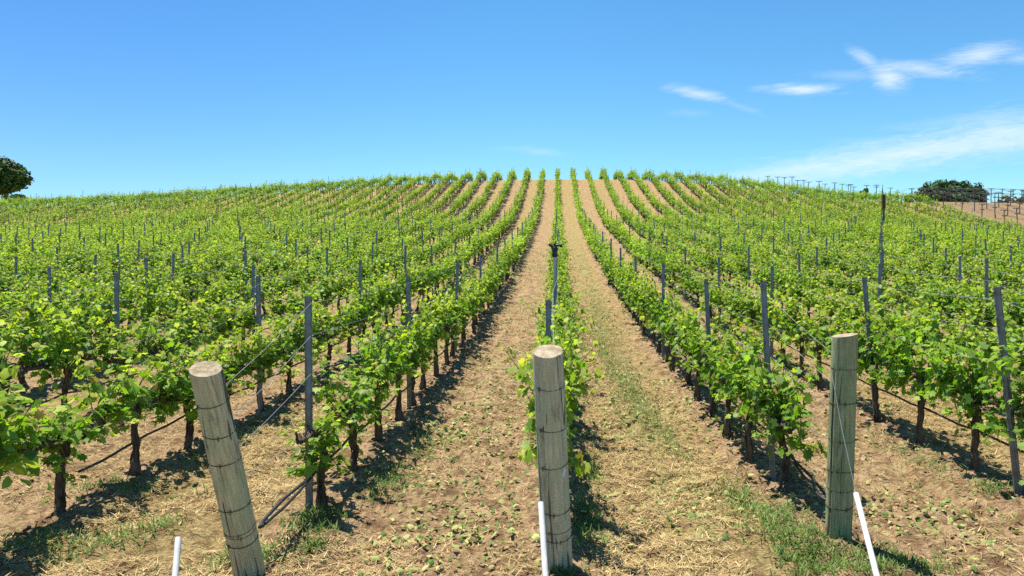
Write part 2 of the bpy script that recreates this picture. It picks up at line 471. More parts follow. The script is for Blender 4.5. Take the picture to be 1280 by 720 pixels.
# keep the crest well resolved
gy = np.unique(np.concatenate([gy, np.arange(60, 110, 0.8)]))
GX, GY = np.meshgrid(gx, gy, indexing='ij')
GZ = G(GX, GY)
nx, ny = GX.shape
idx = np.arange(nx * ny).reshape(nx, ny)
quads = np.stack([idx[:-1, :-1], idx[1:, :-1], idx[1:, 1:], idx[:-1, 1:]], -1).reshape(-1, 4)
ground = link('ground', mesh_np('ground', np.stack([GX, GY, GZ], -1).reshape(-1, 3), quads=quads, mats=[M_SOIL], smooth_=True))
tag(ground, kind='structure')

# ------------------------------------------------------------------ leaves and vines
half = np.array([(0.0, 0.05), (0.20, -0.12), (0.40, 0.02), (0.34, 0.17), (0.57, 0.36), (0.37, 0.46), (0.40, 0.74), (0.17, 0.68), (0.0, 1.0)])
outl = np.vstack([half, (half[1:-1] * [-1, 1])[::-1]])
LEAF_V = np.vstack([[0, 0.34], outl])
LEAF_V = np.column_stack([LEAF_V, -0.35 * LEAF_V[:, 0] ** 2 + 0.16 * np.abs(LEAF_V[:, 0]) - 0.22 * (LEAF_V[:, 1] - 0.3) ** 2])
LEAF_T = np.array([[0, i, i % 16 + 1] for i in range(1, 17)])
MID_V = np.array([(0, 0.36, 0.05), (0.0, 0.0, -.05), (0.45, 0.0, -.06), (0.55, 0.42, -.08), (0.34, 0.72, -.05), (0.0, 1.0, -.14), (-0.34, 0.72, -.05), (-0.55, 0.42, -.08), (-0.45, 0.0, -.06)])
MID_T = np.array([[0, i, i % 8 + 1] for i in range(1, 9)])
FAR_V = np.array([(0, 0, 0), (0.5, 0.4, 0.07), (0, 1.0, -0.1), (-0.5, 0.4, 0.07)])
FAR_T = np.array([[0, 1, 2], [0, 2, 3]])


def nrm(a): return a / (np.linalg.norm(a, axis=-1, keepdims=True) + 1e-9)


def leaf_geo(L, TV, TT):
    """L: dict of arrays p,n,t,s,c -> verts, tris, colours"""
    n = nrm(L['n']); t = L['t'] - n * np.sum(L['t'] * n, -1, keepdims=True); t = nrm(t)
    b = np.cross(t, n)
    k = len(TV); N = len(n)
    V = L['p'][:, None] + L['s'][:, None, None] * (b[:, None] * TV[None, :, 0:1] + t[:, None] * TV[None, :, 1:2] + n[:, None] * TV[None, :, 2:3])
    T = (np.arange(N)[:, None, None] * k + TT[None]).reshape(-1, 3)
    C = np.repeat(L['c'], k, axis=0)
    return V.reshape(-1, 3), T, C


def make_vine_leaves(r, nshoots, hgt, yellow, wide):
    """one vine: shoots rising from a cordon that lies along the row (local y)"""
    P = []; N = []; T = []; Sz = []; C = []; stems = []
    def put(p, out, up, size, col):
        n = np.array([0, 0, up * 1.25]) + out * r.uniform(0.1, 0.9) + r.normal(0, 0.4, 3)
        t = out * r.uniform(0.5, 1.0) + np.array([0, 0, -r.uniform(0.1, 0.9)]) + r.normal(0, 0.3, 3)
        P.append(p); N.append(n); T.append(t); Sz.append(size); C.append(col)
    def colour(t):
        a = np.array([0.050, 0.132, 0.018]); b = np.array([0.185, 0.360, 0.030]); y = np.array([0.425, 0.480, 0.058])
        k = r.random()
        c = a * (1 - k) + b * k
        yy = np.clip(yellow * (0.15 + 1.5 * t ** 1.5) * r.random() * 1.35, 0, 0.92)
        if r.random() < 0.018: return np.array([0.36, 0.27, 0.06]) * r.uniform(.7, 1.2)
        return (c * (1 - yy) + y * yy) * r.uniform(0.8, 1.2)
    for s in range(nshoots):
        y0 = r.uniform(-0.54, 0.54)
        p = np.array([r.normal(0, 0.03), y0, 0.60 + r.normal(0, 0.05)])
        side = r.choice([-1, 1])
        d = nrm(np.array([side * abs(r.normal(0, 0.42)) * wide, r.normal(0, 0.22), 1.0]))
        ln = hgt * r.uniform(0.45, 1.05)
        if r.random() < 0.2: d = nrm(d * [0.4, 0.6, 1]); ln = hgt * r.uniform(1.1, 1.4)
        if r.random() < 0.22: d = nrm(np.array([side * 0.9, r.normal(0, .6), -0.25])); ln *= 0.6
        st = [p.copy()]; steps = max(6, int(ln / 0.05)); ph = r.random() * 6.28
        for i in range(steps):
            t = i / steps
            d = nrm(d + r.normal(0, 0.07, 3) + np.array([side * 0.025 * wide, 0, -0.028]))
            p = p + d * (ln / steps); st.append(p.copy())
            if i < 1 and r.random() < .5: continue
            for _ in range(3 if (t < 0.8 and r.random() < 0.7) else 2):
                a = ph + i * 2.6 + r.normal(0, 0.5)
                out = np.array([math.cos(a), math.sin(a) * 0.8, 0.1])
                pet = r.uniform(0.03, 0.12) * (1 - 0.5 * t)
                size = r.uniform(0.048, 0.118) * (1 - 0.55 * t ** 2)
                put(p + out * pet + np.array([0, 0, r.uniform(-.01, .03)]), out, r.uniform(0.35, 1.1), size, colour(t))
        stems.append(np.array(st))
    for _ in range(int(nshoots * 4)):            # basal leaves round the cordon
        a = r.uniform(0, 6.28); out = np.array([math.cos(a), math.sin(a) * 0.7, 0.0])
        p = np.array([0, r.uniform(-.48, .48), r.uniform(0.42, 0.72)]) + out * r.uniform(0.04, 0.2)
        put(p, out, r.uniform(0.2, 0.8), r.uniform(0.06, 0.10), colour(0.1))
    if r.random() < 0.6:                           # suckers low on the trunk
        for _ in range(r.integers(8, 22)):
            a = r.uniform(0, 6.28); out = np.array([math.cos(a), math.sin(a), 0.0])
            put(np.array([0, 0, r.uniform(0.12, 0.45)]) + out * r.uniform(.05, .15), out, 0.6, r.uniform(0.05, 0.09), colour(0.4))
    L = dict(p=np.array(P), n=np.array(N), t=np.array(T), s=np.array(Sz), c=np.array(C))
    return L, stems


NVAR = 16
VAR = []
for i in range(NVAR):
    r = np.random.default_rng(100 + i)
    kind = ['bushy', 'yellow-tipped', 'tall', 'thin'][i % 4]
    ns = {'bushy': 21, 'yellow-tipped': 18, 'tall': 18, 'thin': 12}[kind] + int(r.integers(-1, 2))
    hg = {'bushy': 0.58, 'yellow-tipped': 0.60, 'tall': 0.74, 'thin': 0.56}[kind] * r.uniform(0.95, 1.05)
    yl = {'bushy': 0.42, 'yellow-tipped': 0.85, 'tall': 0.55, 'thin': 0.65}[kind]
    L, stems = make_vine_leaves(r, ns, hg, yl, r.uniform(0.75, 1.1))
    b = MB()
    for st in stems:
        b.tube(st[::2] if len(st) > 6 else st, np.linspace(0.0055, 0.002, len(st[::2] if len(st) > 6 else st)), 5, m=0, caps=False, col=(0.13, 0.20, 0.035))
    V, T, C = leaf_geo(L, LEAF_V, LEAF_T)
    b.add(V, t=T, col=C)
    VAR.append(dict(kind=kind, L=L, mesh=b.mesh('vine_foliage', [M_LEAF])))


def trunk_pts(r):
    n = 9; z = np.linspace(-0.08, 0.62, n)
    x = np.cumsum(r.normal(0, 0.012, n)); y = np.cumsum(r.normal(0, 0.016, n))
    x -= x[1]; y -= y[1]
    return np.column_stack([x, y, z])
TRUNKS = []; CORDONS = []
for i in range(7):
    r = np.random.default_rng(300 + i)
    b = MB(); p = trunk_pts(r)
    fine = np.column_stack([np.interp(np.linspace(0, 8, 25), np.arange(9), p[:, k]) for k in range(3)])
    rad = np.interp(np.linspace(0, 8, 25), [0, 1, 3, 6, 7.4, 8], [0.060, 0.045, 0.032, 0.031, 0.045, 0.042]) * r.uniform(0.8, 1.1, 25)
    b.tube(fine, rad, 10, jag=0.34)
    for _ in range(6):                              # loose strips of bark
        k = r.integers(3, 18); a = r.uniform(0, 6.28); q = np.array([math.cos(a), math.sin(a), 0])
        seg = np.array([fine[k] + q * rad[k] * 0.98, fine[k + 2] + q * (rad[k + 2] + 0.006), fine[k + 4] + q * rad[min(k + 4, 24)] * 0.98])
        b.tube(seg, [0.004, 0.009, 0.004], 5)
    TRUNKS.append(b.mesh('vine_trunk', [M_BARK]))
    top = p[-1]
    b = MB()
    for sgn in (-1, 1):
        n = 8; yy = np.linspace(0, 0.47, n) * sgn
        arm = np.column_stack([top[0] + np.cumsum(r.normal(0, 0.009, n)), top[1] + yy, top[2] - 0.03 + np.linspace(0, 0.02, n) + r.normal(0, 0.011, n)])
        arm[0] = top - [0, 0, 0.04]
        b.tube(arm, np.linspace(0.034, 0.017, n) * r.uniform(.85, 1.15, n), 8, jag=0.3)
        for j in range(1, n):                       # spurs
            e = arm[j] + np.array([r.normal(0, .02), r.normal(0, .015), r.uniform(.04, .08)])
            b.tube(np.array([arm[j], (arm[j] + e) / 2 + [0.004, 0, 0], e]), [0.013, 0.010, 0.008], 6, jag=0.3)
    CORDONS.append(b.mesh('vine_cordon', [M_BARK]))

# ---- where the vines stand: rows run away from the camera along +y
ROWS = list(range(-42, 24))
VS = 0.95
first_y = {0: 5.55, -1: 5.85, 1: 6.2, -2: 4.75, 2: 5.9, -3: 4.9, 3: 5.4}
YEND = 99.0
vines = []
rv = np.random.default_rng(11)
for row in ROWS:
    y = first_y.get(row, 5.0 + rv.uniform(0, 0.9)); k = 0
    while y < YEND:
        x = row * S + rv.normal(0, 0.03)
        yy = y + rv.normal(0, 0.05)
        k += 1; y += VS
        u = 697 + 960 * x / yy
        if u < -220 or u > 1500: continue
        if -60 < x < -44 and 71.5 < yy < 75.0: continue           # a bare cross track far on the left
        if rv.random() < 0.022 and yy > 9: continue                # missing vine
        vines.append((row, k, x, yy, u))

ONES = ['first', 'second', 'third', 'fourth', 'fifth', 'sixth', 'seventh', 'eighth', 'ninth', 'tenth', 'eleventh', 'twelfth', 'thirteenth', 'fourteenth', 'fifteenth',
        'sixteenth', 'seventeenth', 'eighteenth', 'nineteenth']
def ordinal(n):
    if n < 20: return ONES[n - 1]
    tens = ['twenty', 'thirty', 'forty', 'fifty', 'sixty', 'seventy', 'eighty', 'ninety'][n // 10 - 2]
    if n % 10 == 0: return tens[:-1] + 'ieth'
    return tens + '-' + ONES[n % 10 - 1]
def rowname(row):
    if row == 0: return 'the row behind the middle wooden post'
    if row == -1: return 'the row behind the leaning left post'
    if row == 1: return 'the row behind the mossy right post'
    return 'the %s row %s of the middle post' % (ordinal(abs(row)), 'left' if row < 0 else 'right')

inview = [v for v in vines if -30 < v[4] < 1310]
inview.sort(key=lambda v: v[3] + 0.02 * abs(v[2]))
near = inview[:296]
near_ids = {(v[0], v[1]) for v in near}
vine_kind_adj = {'bushy': 'bushy', 'yellow-tipped': 'yellow-tipped', 'tall': 'tall', 'thin': 'thinly leaved'}
rn = np.random.default_rng(5)
def hscale(row, y):
    s = 1.0 + 0.10 * math.sin(row * 2.3 + y * 0.35)
    if row == 1 and y < 9: s *= 1.12
    if row == 0 and y < 9: s *= 1.05
    if row <= -2 and y < 14: s *= 1.03
    if row >= 2 and y < 12: s *= 1.05
    return s
for (row, k, x, y, u) in near:
    vi = int(rn.integers(0, NVAR))
    if row in (0, -1, 1) and k == 1: vi = {0: 1, -1: 3, 1: 0}[row]
    if row == 0 and k in (2, 3): vi = 3 + 4 * k % 12
    var = VAR[vi]
    z = float(G(x, y)) - 0.01
    v = empty('grapevine', (x, y, z), '%s grapevine, %s up %s' % (vine_kind_adj[var['kind']], ordinal(k), rowname(row)), 'grapevine', 'grapevines in rows up the hill',
              rotz=(math.pi if rn.random() < .5 else 0) + rn.normal(0, 0.06))
    s = hscale(row, y) * rn.uniform(0.93, 1.06)
    v.scale = (1.0, 1.0, s)
    ti = int(rn.integers(0, 7))
    t = link('trunk', TRUNKS[ti], v)
    link('cordon', CORDONS[ti], t)
    f = link('foliage', var['mesh'], v)
    f.scale = (0.75 if row == 0 else (0.78 if abs(row) == 1 else 0.86), 1.0, 1)
    if row == -1 and k == 1: f.scale = (0.75, 0.7, 0.72)
    if row == -1 and k == 2: f.scale = (0.8, 0.9, 0.85)

# ---- every vine farther off: one mass
def mass():
    Vs = []; Ts = []; Cs = []; n0 = 0
    TQ = []; TV = []; tn = 0
    groups = {}
    r = np.random.default_rng(21)
    rest = [v for v in vines if (v[0], v[1]) not in near_ids]
    for v in rest:
        lod = 0 if v[3] < 26 else (1 if v[3] < 52 else 2)
        groups.setdefault((lod, int(r.integers(0, NVAR))), []).append(v)
    for (lod, vi), vs in groups.items():
        L = VAR[vi]['L']; n = len(L['s'])
        keep, gain, TVm, TTm = [(0.8, 1.1, MID_V, MID_T), (0.48, 1.35, FAR_V, FAR_T), (0.36, 1.5, FAR_V, FAR_T)][lod]
        for (row, k, x, y, u) in vs:
            sel = r.random(n) < keep
            sg = -1.0 if r.random() < .5 else 1.0
            s = hscale(row, y) * r.uniform(0.93, 1.08)
            f = np.array([sg, sg, 1.0])
            LL = dict(p=L['p'][sel] * f * [0.82, 1.05, s] + [x, y, float(H(x, y)) + 0.03], n=L['n'][sel] * f, t=L['t'][sel] * f,
                      s=L['s'][sel] * gain, c=L['c'][sel] * r.uniform(0.74, 1.12))
            V, T, C = leaf_geo(LL, TVm, TTm)
            Vs.append(V); Ts.append(T + n0); Cs.append(C); n0 += len(V)
    # trunks
    th = np.arange(5) * 2 * math.pi / 5
    ring = np.column_stack([np.cos(th), np.sin(th)])
    zz = np.array([-0.1, 0.25, 0.62]); rr = np.array([0.05, 0.036, 0.042])
    Q = []
    for a in range(2):
        for j in range(5):
            Q.append([a * 5 + j, a * 5 + (j + 1) % 5, a * 5 + 5 + (j + 1) % 5, a * 5 + 5 + j])
    Q = np.array(Q)
    TVs = []; TQs = []; m0 = n0
    for (row, k, x, y, u) in rest:
        off = np.array([[0, 0], r.normal(0, .03, 2), r.normal(0, .04, 2)])
        V = np.concatenate([np.column_stack([ring * rr[a] * 1.1 + off[a] + [x, y], np.full(5, zz[a] + float(H(x, y)))]) for a in range(3)])
        TVs.append(V); TQs.append(Q + m0); m0 += 15
    V = np.concatenate(Vs + TVs); T = np.concatenate(Ts); Qa = np.concatenate(TQs)
    C = np.concatenate(Cs + [np.full((len(TVs) * 15, 3), 0.05)])
    me = mesh_np('distant_vines', V, T, Qa, [M_FAR, M_BARK], np.zeros(len(T), int), np.ones(len(Qa), int), C)
    o = link('distant_vines', me)
    tag(o, 'mass of leafy green grapevines covering the hill up to the crest', 'grapevines', kind='stuff')
mass()

# ------------------------------------------------------------------ steel stakes
def stake_mb(b, h, base=(0, 0, 0), sc=1.0, notch=True):
    # a rolled channel: web and two flanges with lips, notched for the wires
    w, d, t = 0.047 * sc, 0.034 * sc, 0.004 * sc
    pr = np.array([(-w / 2, d), (-w / 2, 0), (w / 2, 0), (w / 2, d), (w / 2 - t * 2.5, d), (w / 2 - t * 2.5, d - t), (w / 2 - t, d - t), (w / 2 - t, t), (-w / 2 + t, t), (-w / 2 + t, d - t), (-w / 2 + t * 2.5, d - t), (-w / 2 + t * 2.5, d)])
    n = len(pr); zz = [-0.3, h]
    V = np.concatenate([np.column_stack([pr, np.full(n, z)]) for z in zz]) + np.array(base)
    Q = [[j, (j + 1) % n, n + (j + 1) % n, n + j] for j in range(n)]
    b.add(V, q=Q)
    b.add(V[n:], q=[[1, 2, 7, 8], [0, 1, 8, 9], [2, 3, 6, 7], [9, 10, 11, 0], [3, 4, 5, 6]])
    if notch:
        for z in np.arange(0.5, h - 0.03, 0.1):
            for sgn in (-1, 1):
                b.box((base[0] + sgn * (w / 2 + 0.002), base[1] + d * 0.55, base[2] + z), (0.005, 0.012, 0.022))
b = MB(); stake_mb(b, 1.64); STAKE = b.mesh('steel_stake', [M_STEEL])
stakes_at = {0: [7.0, 12.0], -1: [5.72, 9.44, 13.8], 1: [6.55, 9.2, 13.3], -2: [9.4, 14.0], 2: [6.1, 8.8, 13.1], -3: [9.55, 13.9], 3: [8.8, 13.15], 4: [8.75, 13.1]}
leans = {(1, 0): 2.6, (1, 1): 2.5, (2, 0): 6.6, (2, 1): 4.6, (-1, 0): 0.5, (0, 0): 0.8}
stakes = []
rs = np.random.default_rng(41)
for row in ROWS:
    ys = list(stakes_at.get(row, [9.5 + rs.uniform(-.12, .12), 13.8 + rs.uniform(-.08, .08)] if row < 0 else [8.75 + rs.uniform(-.1, .1), 13.1 + rs.uniform(-.08, .08)]))
    y = ys[-1] + 4.33
    while y < YEND + 1: ys.append(y + rs.normal(0, 0.07)); y += 4.33
    for k, y in enumerate(ys):
        x = row * S + rs.normal(0, 0.02) + (-0.05 if row == 0 else 0)
        u = 697 + 960 * x / y
        if u < -200 or u > 1480: continue
        stakes.append((row, k, x, y, u, rs.normal(0, 1.0), rs.normal(0, 1.2)))
sv = sorted([s for s in stakes if -15 < s[4] < 1295], key=lambda s: s[3])[:292]
sids = {(s[0], s[1]) for s in sv}
for (row, k, x, y, u, la, lb) in sv:
    o = link('vine_stake', STAKE, loc=(x, y, float(G(x, y))))
    la = leans.get((row, k), la)
    o.rotation_euler = (R(lb), R(-la), R(rs.normal(0, 6)))
    o.scale = (1.0, 1.0, (0.93 if (row, k) == (0, 0) else 1.0 if k < 3 and abs(row) < 5 else 0.94) + rs.normal(0, 0.025))
    tag(o, 'grey steel stake, %s up %s' % (ordinal(k + 1), rowname(row)), 'stake', 'steel stakes in the vine rows')
b = MB()
for (row, k, x, y, u, la, lb) in stakes:
    if (row, k) not in sids:
        h = 1.52 + rs.normal(0, 0.12)
        b.tube([(x, y, float(H(x, y)) - 0.2), (x + rs.normal(0, .03), y + rs.normal(0, .03), float(H(x, y)) + h)], 0.021, 5)
tag(link('distant_stakes', b.mesh('distant_stakes', [M_STEEL])), 'many thin grey steel stakes poking out of the far vine rows', 'stakes', kind='stuff')

# ------------------------------------------------------------------ the three wooden end posts
def px(pxx, pyy, depth):
    """the point seen at photo position (pxx, pyy) at this distance from the eye, worked out once from the survey of the picture"""
    return Vector(((pxx - 697) * depth / 960, depth, EYE + (335 - pyy) * depth / 960))

def wooden_post(base, top, r0, r1, mat, cut, label, rings, seed):
    base = Vector(base); top = Vector(top)
    ax = (top - base); Lh = ax.length
    rt = empty('wooden_post', base, label, 'post', 'wooden end posts at the row ends')
    rt.rotation_mode = 'QUATERNION'; rt.rotation_quaternion = ax.to_track_quat('Z', 'Y')
    r = np.random.default_rng(seed)
    n = 72; k = 60
    th = np.arange(n) * 2 * math.pi / n
    lob = 1 + 0.018 * np.sin(2 * th + r.uniform(0, 6)) + 0.012 * np.sin(3 * th + r.uniform(0, 6)) + r.normal(0, 0.006, n)
    # drying checks: a few narrow grooves that run down the shaft
    checks = [(r.integers(0, n), r.uniform(0.0, 0.6), r.uniform(0.65, 1.05)) for _ in range(11)]
    V = []
    for i in range(k + 1):
        f = i / k; z = -0.35 + (Lh + 0.35) * f
        rad = (r0 + (r1 - r0) * f) * lob * (1 + 0.008 * math.sin(f * 9 + seed))
        for (c, a, bb) in checks:
            if a < f < bb: rad = rad.copy(); rad[c] *= 0.90 + 0.04 * math.sin(f * 40 + c)
        if i == k: rad = rad * 0.985
        zz = np.full(n, z)
        if i == k: zz = z + cut[0] * np.cos(th) + cut[1] * np.sin(th)
        V.append(np.column_stack([np.cos(th) * rad, np.sin(th) * rad, zz]))
    b = MB()
    V = np.concatenate(V)
    i0 = np.arange(k)[:, None] * n; j = np.arange(n)[None]; j2 = (j + 1) % n
    b.add(V, q=np.stack([i0 + j, i0 + j2, i0 + n + j2, i0 + n + j], -1).reshape(-1, 4))
    # end grain: inner rings
    rim = V[-n:]; c = rim.mean(0)
    rings_ = [rim] + [c + (rim - c) * s + [0, 0, 0.004 * (1 - s) + 0] for s in (0.96, 0.7, 0.35)]
    for q in range(3):
        rings_[q + 1][:, 2] += r.normal(0, 0.0012, n)
    vv = np.concatenate(rings_ + [c[None] + [0, 0, 0.002]])
    Q = np.concatenate([np.stack([q * n + j[0], q * n + j2[0], (q + 1) * n + j2[0], (q + 1) * n + j[0]], -1) for q in range(3)])
    T = np.stack([3 * n + j[0], 3 * n + j2[0], np.full(n, 4 * n)], -1)
    b.add(vv, q=Q, t=T, m=1)
    link('shaft', b.mesh('post_shaft', [mat, M_END]), rt)
    for (f, tilt, thick) in rings:
        z = Lh * f; rad = (r0 + (r1 - r0) * f) * 1.012
        a = np.arange(49) * 2 * math.pi / 48
        tl = r.uniform(0, 6.28)
        pts = np.column_stack([np.cos(a) * rad, np.sin(a) * rad, z + tilt * np.cos(a - tl)])
        thick *= 0.72
        b = MB(); b.tube(pts, thick, 5, caps=False)
        ta = r.uniform(-2.2, -1.0)                  # the twisted end of the tie
        p0 = np.array([math.cos(ta) * (rad + .003), math.sin(ta) * (rad + .003), z + tilt * math.cos(ta - tl)])
        b.tube([p0 - [0, 0, .012], p0 + [math.cos(ta) * .004, math.sin(ta) * .004, 0.0], p0 + [0.004, 0, .014]], thick * 1.7, 5)
        link('wire_tie', b.mesh('wire_tie', [M_RUSTWIRE]), rt)
    return rt

PB_C = Vector((0.0, 4.76, 0.0)); PT_C = px(685, 439, 4.33)
PB_L = Vector((-1.845, 4.60, 0.0)); PT_L = px(257, 461, 4.10)
PB_R = Vector((1.90, 5.20, 0.0)); PT_R = px(1056, 419, 5.06)
for p in (PB_C, PB_L, PB_R): p.z = float(G(p.x, p.y))
wooden_post(PB_C, PT_C, 0.097, 0.087, M_WOOD_C, (0, 0.004), 'upright grey wooden post in the middle with a round pale cut top',
            [(0.86, .004, .0028), (0.675, .005, .0032), (0.51, .006, .003), (0.30, .01, .0032), (0.20, .006, .002), (0.165, .005, .003)], 1)
wooden_post(PB_L, PT_L, 0.090, 0.081, M_WOOD_L, (-0.012, 0.004), 'tan wooden post tilting strongly left, the leftmost of the three big posts',
            [(0.86, .004, .0028), (0.72, .008, .003), (0.585, .008, .003), (0.36, .01, .0032), (0.25, .012, .002), (0.235, .012, .002), (0.185, .006, .0034)], 2)
wooden_post(PB_R, PT_R, 0.088, 0.082, M_WOOD_R, (0.012, -0.008), 'mossy green wooden post on the right with a slanting cut top',
            [(0.84, .004, .002), (0.67, .005, .003), (0.49, .012, .0018), (0.33, .006, .0028), (0.245, .016, .002), (0.15, .006, .0032)], 3)

# anchor wires in front of the posts and the white tubes slipped over them
def tube_obj(name, pts, rad, mat, label, cat, group=None, sides=10, kind=None):
    o0 = Vector(pts[0])
    b = MB(); b.tube([np.array(Vector(p) - o0) for p in pts], rad, sides)
    o = link(name, b.mesh(name, [mat], True), loc=o0)
    return tag(o, label, cat, group, kind)

def white_pipe(a, c, label):
    a = Vector(a); c = Vector(c)
    d = (c - a).normalized()
    k = a.z / -d.z if d.z < 0 else 1.0
    end = a + d * (k + 0.05)
    n = 10
    o0 = a.copy()
    b = MB()
    pts = [np.array((end - o0) * f) for f in np.linspace(0, 1, n)]
    b.tube(pts, 0.0165, 14, caps=False)
    b.tube([p + 0 for p in pts[:3]], 0.0135, 14, caps=False)
    # thick rim at the open upper end
    x = np.array(d.orthogonal().normalized()); y = np.cross(np.array(d), x)
    th = np.arange(14) * 2 * math.pi / 14
    ro = np.outer(np.cos(th), x) + np.outer(np.sin(th), y)
    V = np.concatenate([ro * 0.0165, ro * 0.0135])
    b.add(V, q=[[j, (j + 1) % 14, 14 + (j + 1) % 14, 14 + j] for j in range(14)])
    return tag(link('white_pipe', b.mesh('white_pipe', [M_PVC], True), loc=o0), label, 'pipe', 'white tubes over the anchor wires')

WP = {}
for key, a, c, lab in (('C', px(676, 628, 4.30), px(682, 720, 4.06), 'white plastic tube leaning against the foot of the middle wooden post'),
                       ('L', px(223, 672, 4.18), px(219, 720, 4.06), 'short white plastic tube standing in straw left of the tan tilting post'),
                       ('R', px(1070, 617, 4.60), px(1096, 720, 4.22), 'long slanting white plastic tube beside the mossy right post')):
    white_pipe(a, c, lab); WP[key] = a
tube_obj('anchor_wire', [px(705, 590, 4.36), px(701, 650, 4.40), px(697, 708, 4.42)], 0.0022, M_WIRE, 'thin pale wire hanging down the front of the middle post', 'wire', None, 5)
tube_obj('anchor_wire', [px(1038, 458, 4.99), px(1052, 535, 4.82), WP['R'] + Vector((0, 0, .0))], 0.0022, M_WIRE, 'thin pale wire running from mossy right post into its tube', 'wire', None, 5)
tube_obj('wire_clip', [px(704, 596, 4.345), px(706, 586, 4.355)], 0.006, M_PVC, 'small white clip on the wire of the middle post', 'clip', None, 6)

# ------------------------------------------------------------------ row wires and hoses
rw = np.random.default_rng(77)
WIRE_H = [(1.60, 1.16, 'top'), (1.36, 0.96, 'upper'), (1.08, 0.78, 'middle'), (0.66, 0.60, 'lowest')]
posts = {0: (PB_C, PT_C), -1: (PB_L, PT_L), 1: (PB_R, PT_R)}
for row in range(-6, 7):
    ys = sorted(s[3] for s in stakes if s[0] == row)
    for (h, hp, nm) in WIRE_H:
        pts = []
        if row in posts:
            pb, pt = posts[row]; f = hp / (pt.z - pb.z); q = pb + (pt - pb) * f
            pts.append((q.x + 0.03, q.y + 0.09, q.z))
        else:
            y0 = ys[0] - 3.0 if abs(row) < 3 else ys[0] - 4.0
            pts.append((row * S, max(y0, 3.8), float(H(row * S, y0)) + hp))
        yy = [y for y in ys if y < 48]
        for i, y in enumerate(yy):
            st = [s for s in stakes if s[0] == row and s[3] == y][0]
            x = st[2] - math.sin(R(leans.get((row, st[1]), 0))) * h + 0.034
            zz = float(H(row * S, y)) + h
            px0 = pts[-1]
            for fr in (0.33, 0.66):
                pts.append((px0[0] + (x - px0[0]) * fr, px0[1] + (y - px0[1]) * fr, px0[2] + (zz - px0[2]) * fr - 0.012))
            pts.append((x, y, zz))
        tube_obj('trellis_wire', pts, 0.0015, M_WIRE, '%s steel wire strung along %s' % (nm, rowname(row)), 'wire', 'trellis wires strung along the rows', 5)
    # drip hose
    pts = []
    if row in posts:
        pb, pt = posts[row]
        y0 = pb.y + 0.1
    else: y0 = max(ys[0] - 3.6, 3.9)
    for y in np.arange(y0, 40, 0.32):
        base = float(H(row * S, y))
        f = min(1, (y - y0) / 1.4)
        pts.append((row * S + 0.05 + rw.normal(0, 0.006), y, base + 0.31 + 0.09 * f - 0.03 * abs(math.sin(y * math.pi / VS)) + (0.02 if abs(row) >= 2 else 0)))
    tube_obj('drip_hose', pts, 0.0105 if row else 0.009, M_HOSE, 'black drip hose hung low along %s' % rowname(row), 'hose', 'drip hoses along the vine rows', 7)
    if row in (-1, 1):      # the hose is doubled back and tied at its end
        p0 = Vector(pts[0])
        loop = [p0 + Vector((0.0, 0.75, 0.05)), p0 + Vector((-.03, 0.4, 0.03)), p0 + Vector((-.035, 0.06, -.005)), p0 + Vector((-.02, -.03, -.01)), p0 + Vector((0.005, -0.02, 0.0))]
        tube_obj('hose_end', loop, 0.0115, M_HOSE, 'folded-back black hose end tied near the %s' % ('tan tilting post' if row < 0 else 'mossy right post'), 'hose', None, 7)

# ------------------------------------------------------------------ sprinkler on its riser, strapped to the second stake of the middle row
def sprinkler():
    x, y = -0.045, 12.06
    z = float(G(x, y)) + 0.0
    rt = empty('sprinkler', (x, y, z), 'black sprinkler head on a thin grey pipe above the middle row', 'sprinkler')
    b = MB(); b.tube([(0, 0, -0.2), (0, 0, 1.0), (0, 0, 1.80)], 0.024, 12)
    b.tube([(0, 0, 1.74), (0, 0, 1.80)], 0.031, 12)
    link('riser_pipe', b.mesh('riser_pipe', [M_WIRE], True), rt)
    k = 1.1; up = 1.80 * (1 - k)
    b = MB(); b.tube([(0, 0, 1.80), (0, 0, 1.83), (0, 0, 1.86), (0, 0, 1.92), (0, 0, 1.95)], [0.030, 0.045, 0.035, 0.05, 0.03], 12)
    link('sprinkler_body', b.mesh('sprinkler_body', [M_BLACK], True), rt).matrix_local = Matrix.Translation((0, 0, up)) @ Matrix.Scale(k, 4)
    b = MB(); b.tube([(0, 0, 1.93), (-0.04, 0, 1.955), (-0.085, 0, 1.985)], [0.026, 0.022, 0.018], 10)
    link('nozzle', b.mesh('nozzle', [M_BLACK], True), rt).matrix_local = Matrix.Translation((0, 0, up)) @ Matrix.Scale(k, 4)
    b = MB(); b.tube([(0.0, 0, 1.95), (0.04, 0, 1.975), (0.075, 0, 1.965)], [0.018, 0.016, 0.014], 8)
    b.box((0.088, 0, 1.965), (0.035, 0.03, 0.05))
    b.tube([(0, 0, 1.95), (0, 0, 2.0)], [0.012, 0.016], 8)
    link('hammer_arm', b.mesh('hammer_arm', [M_BLACK]), rt).matrix_local = Matrix.Translation((0, 0, up)) @ Matrix.Scale(k, 4)
sprinkler()

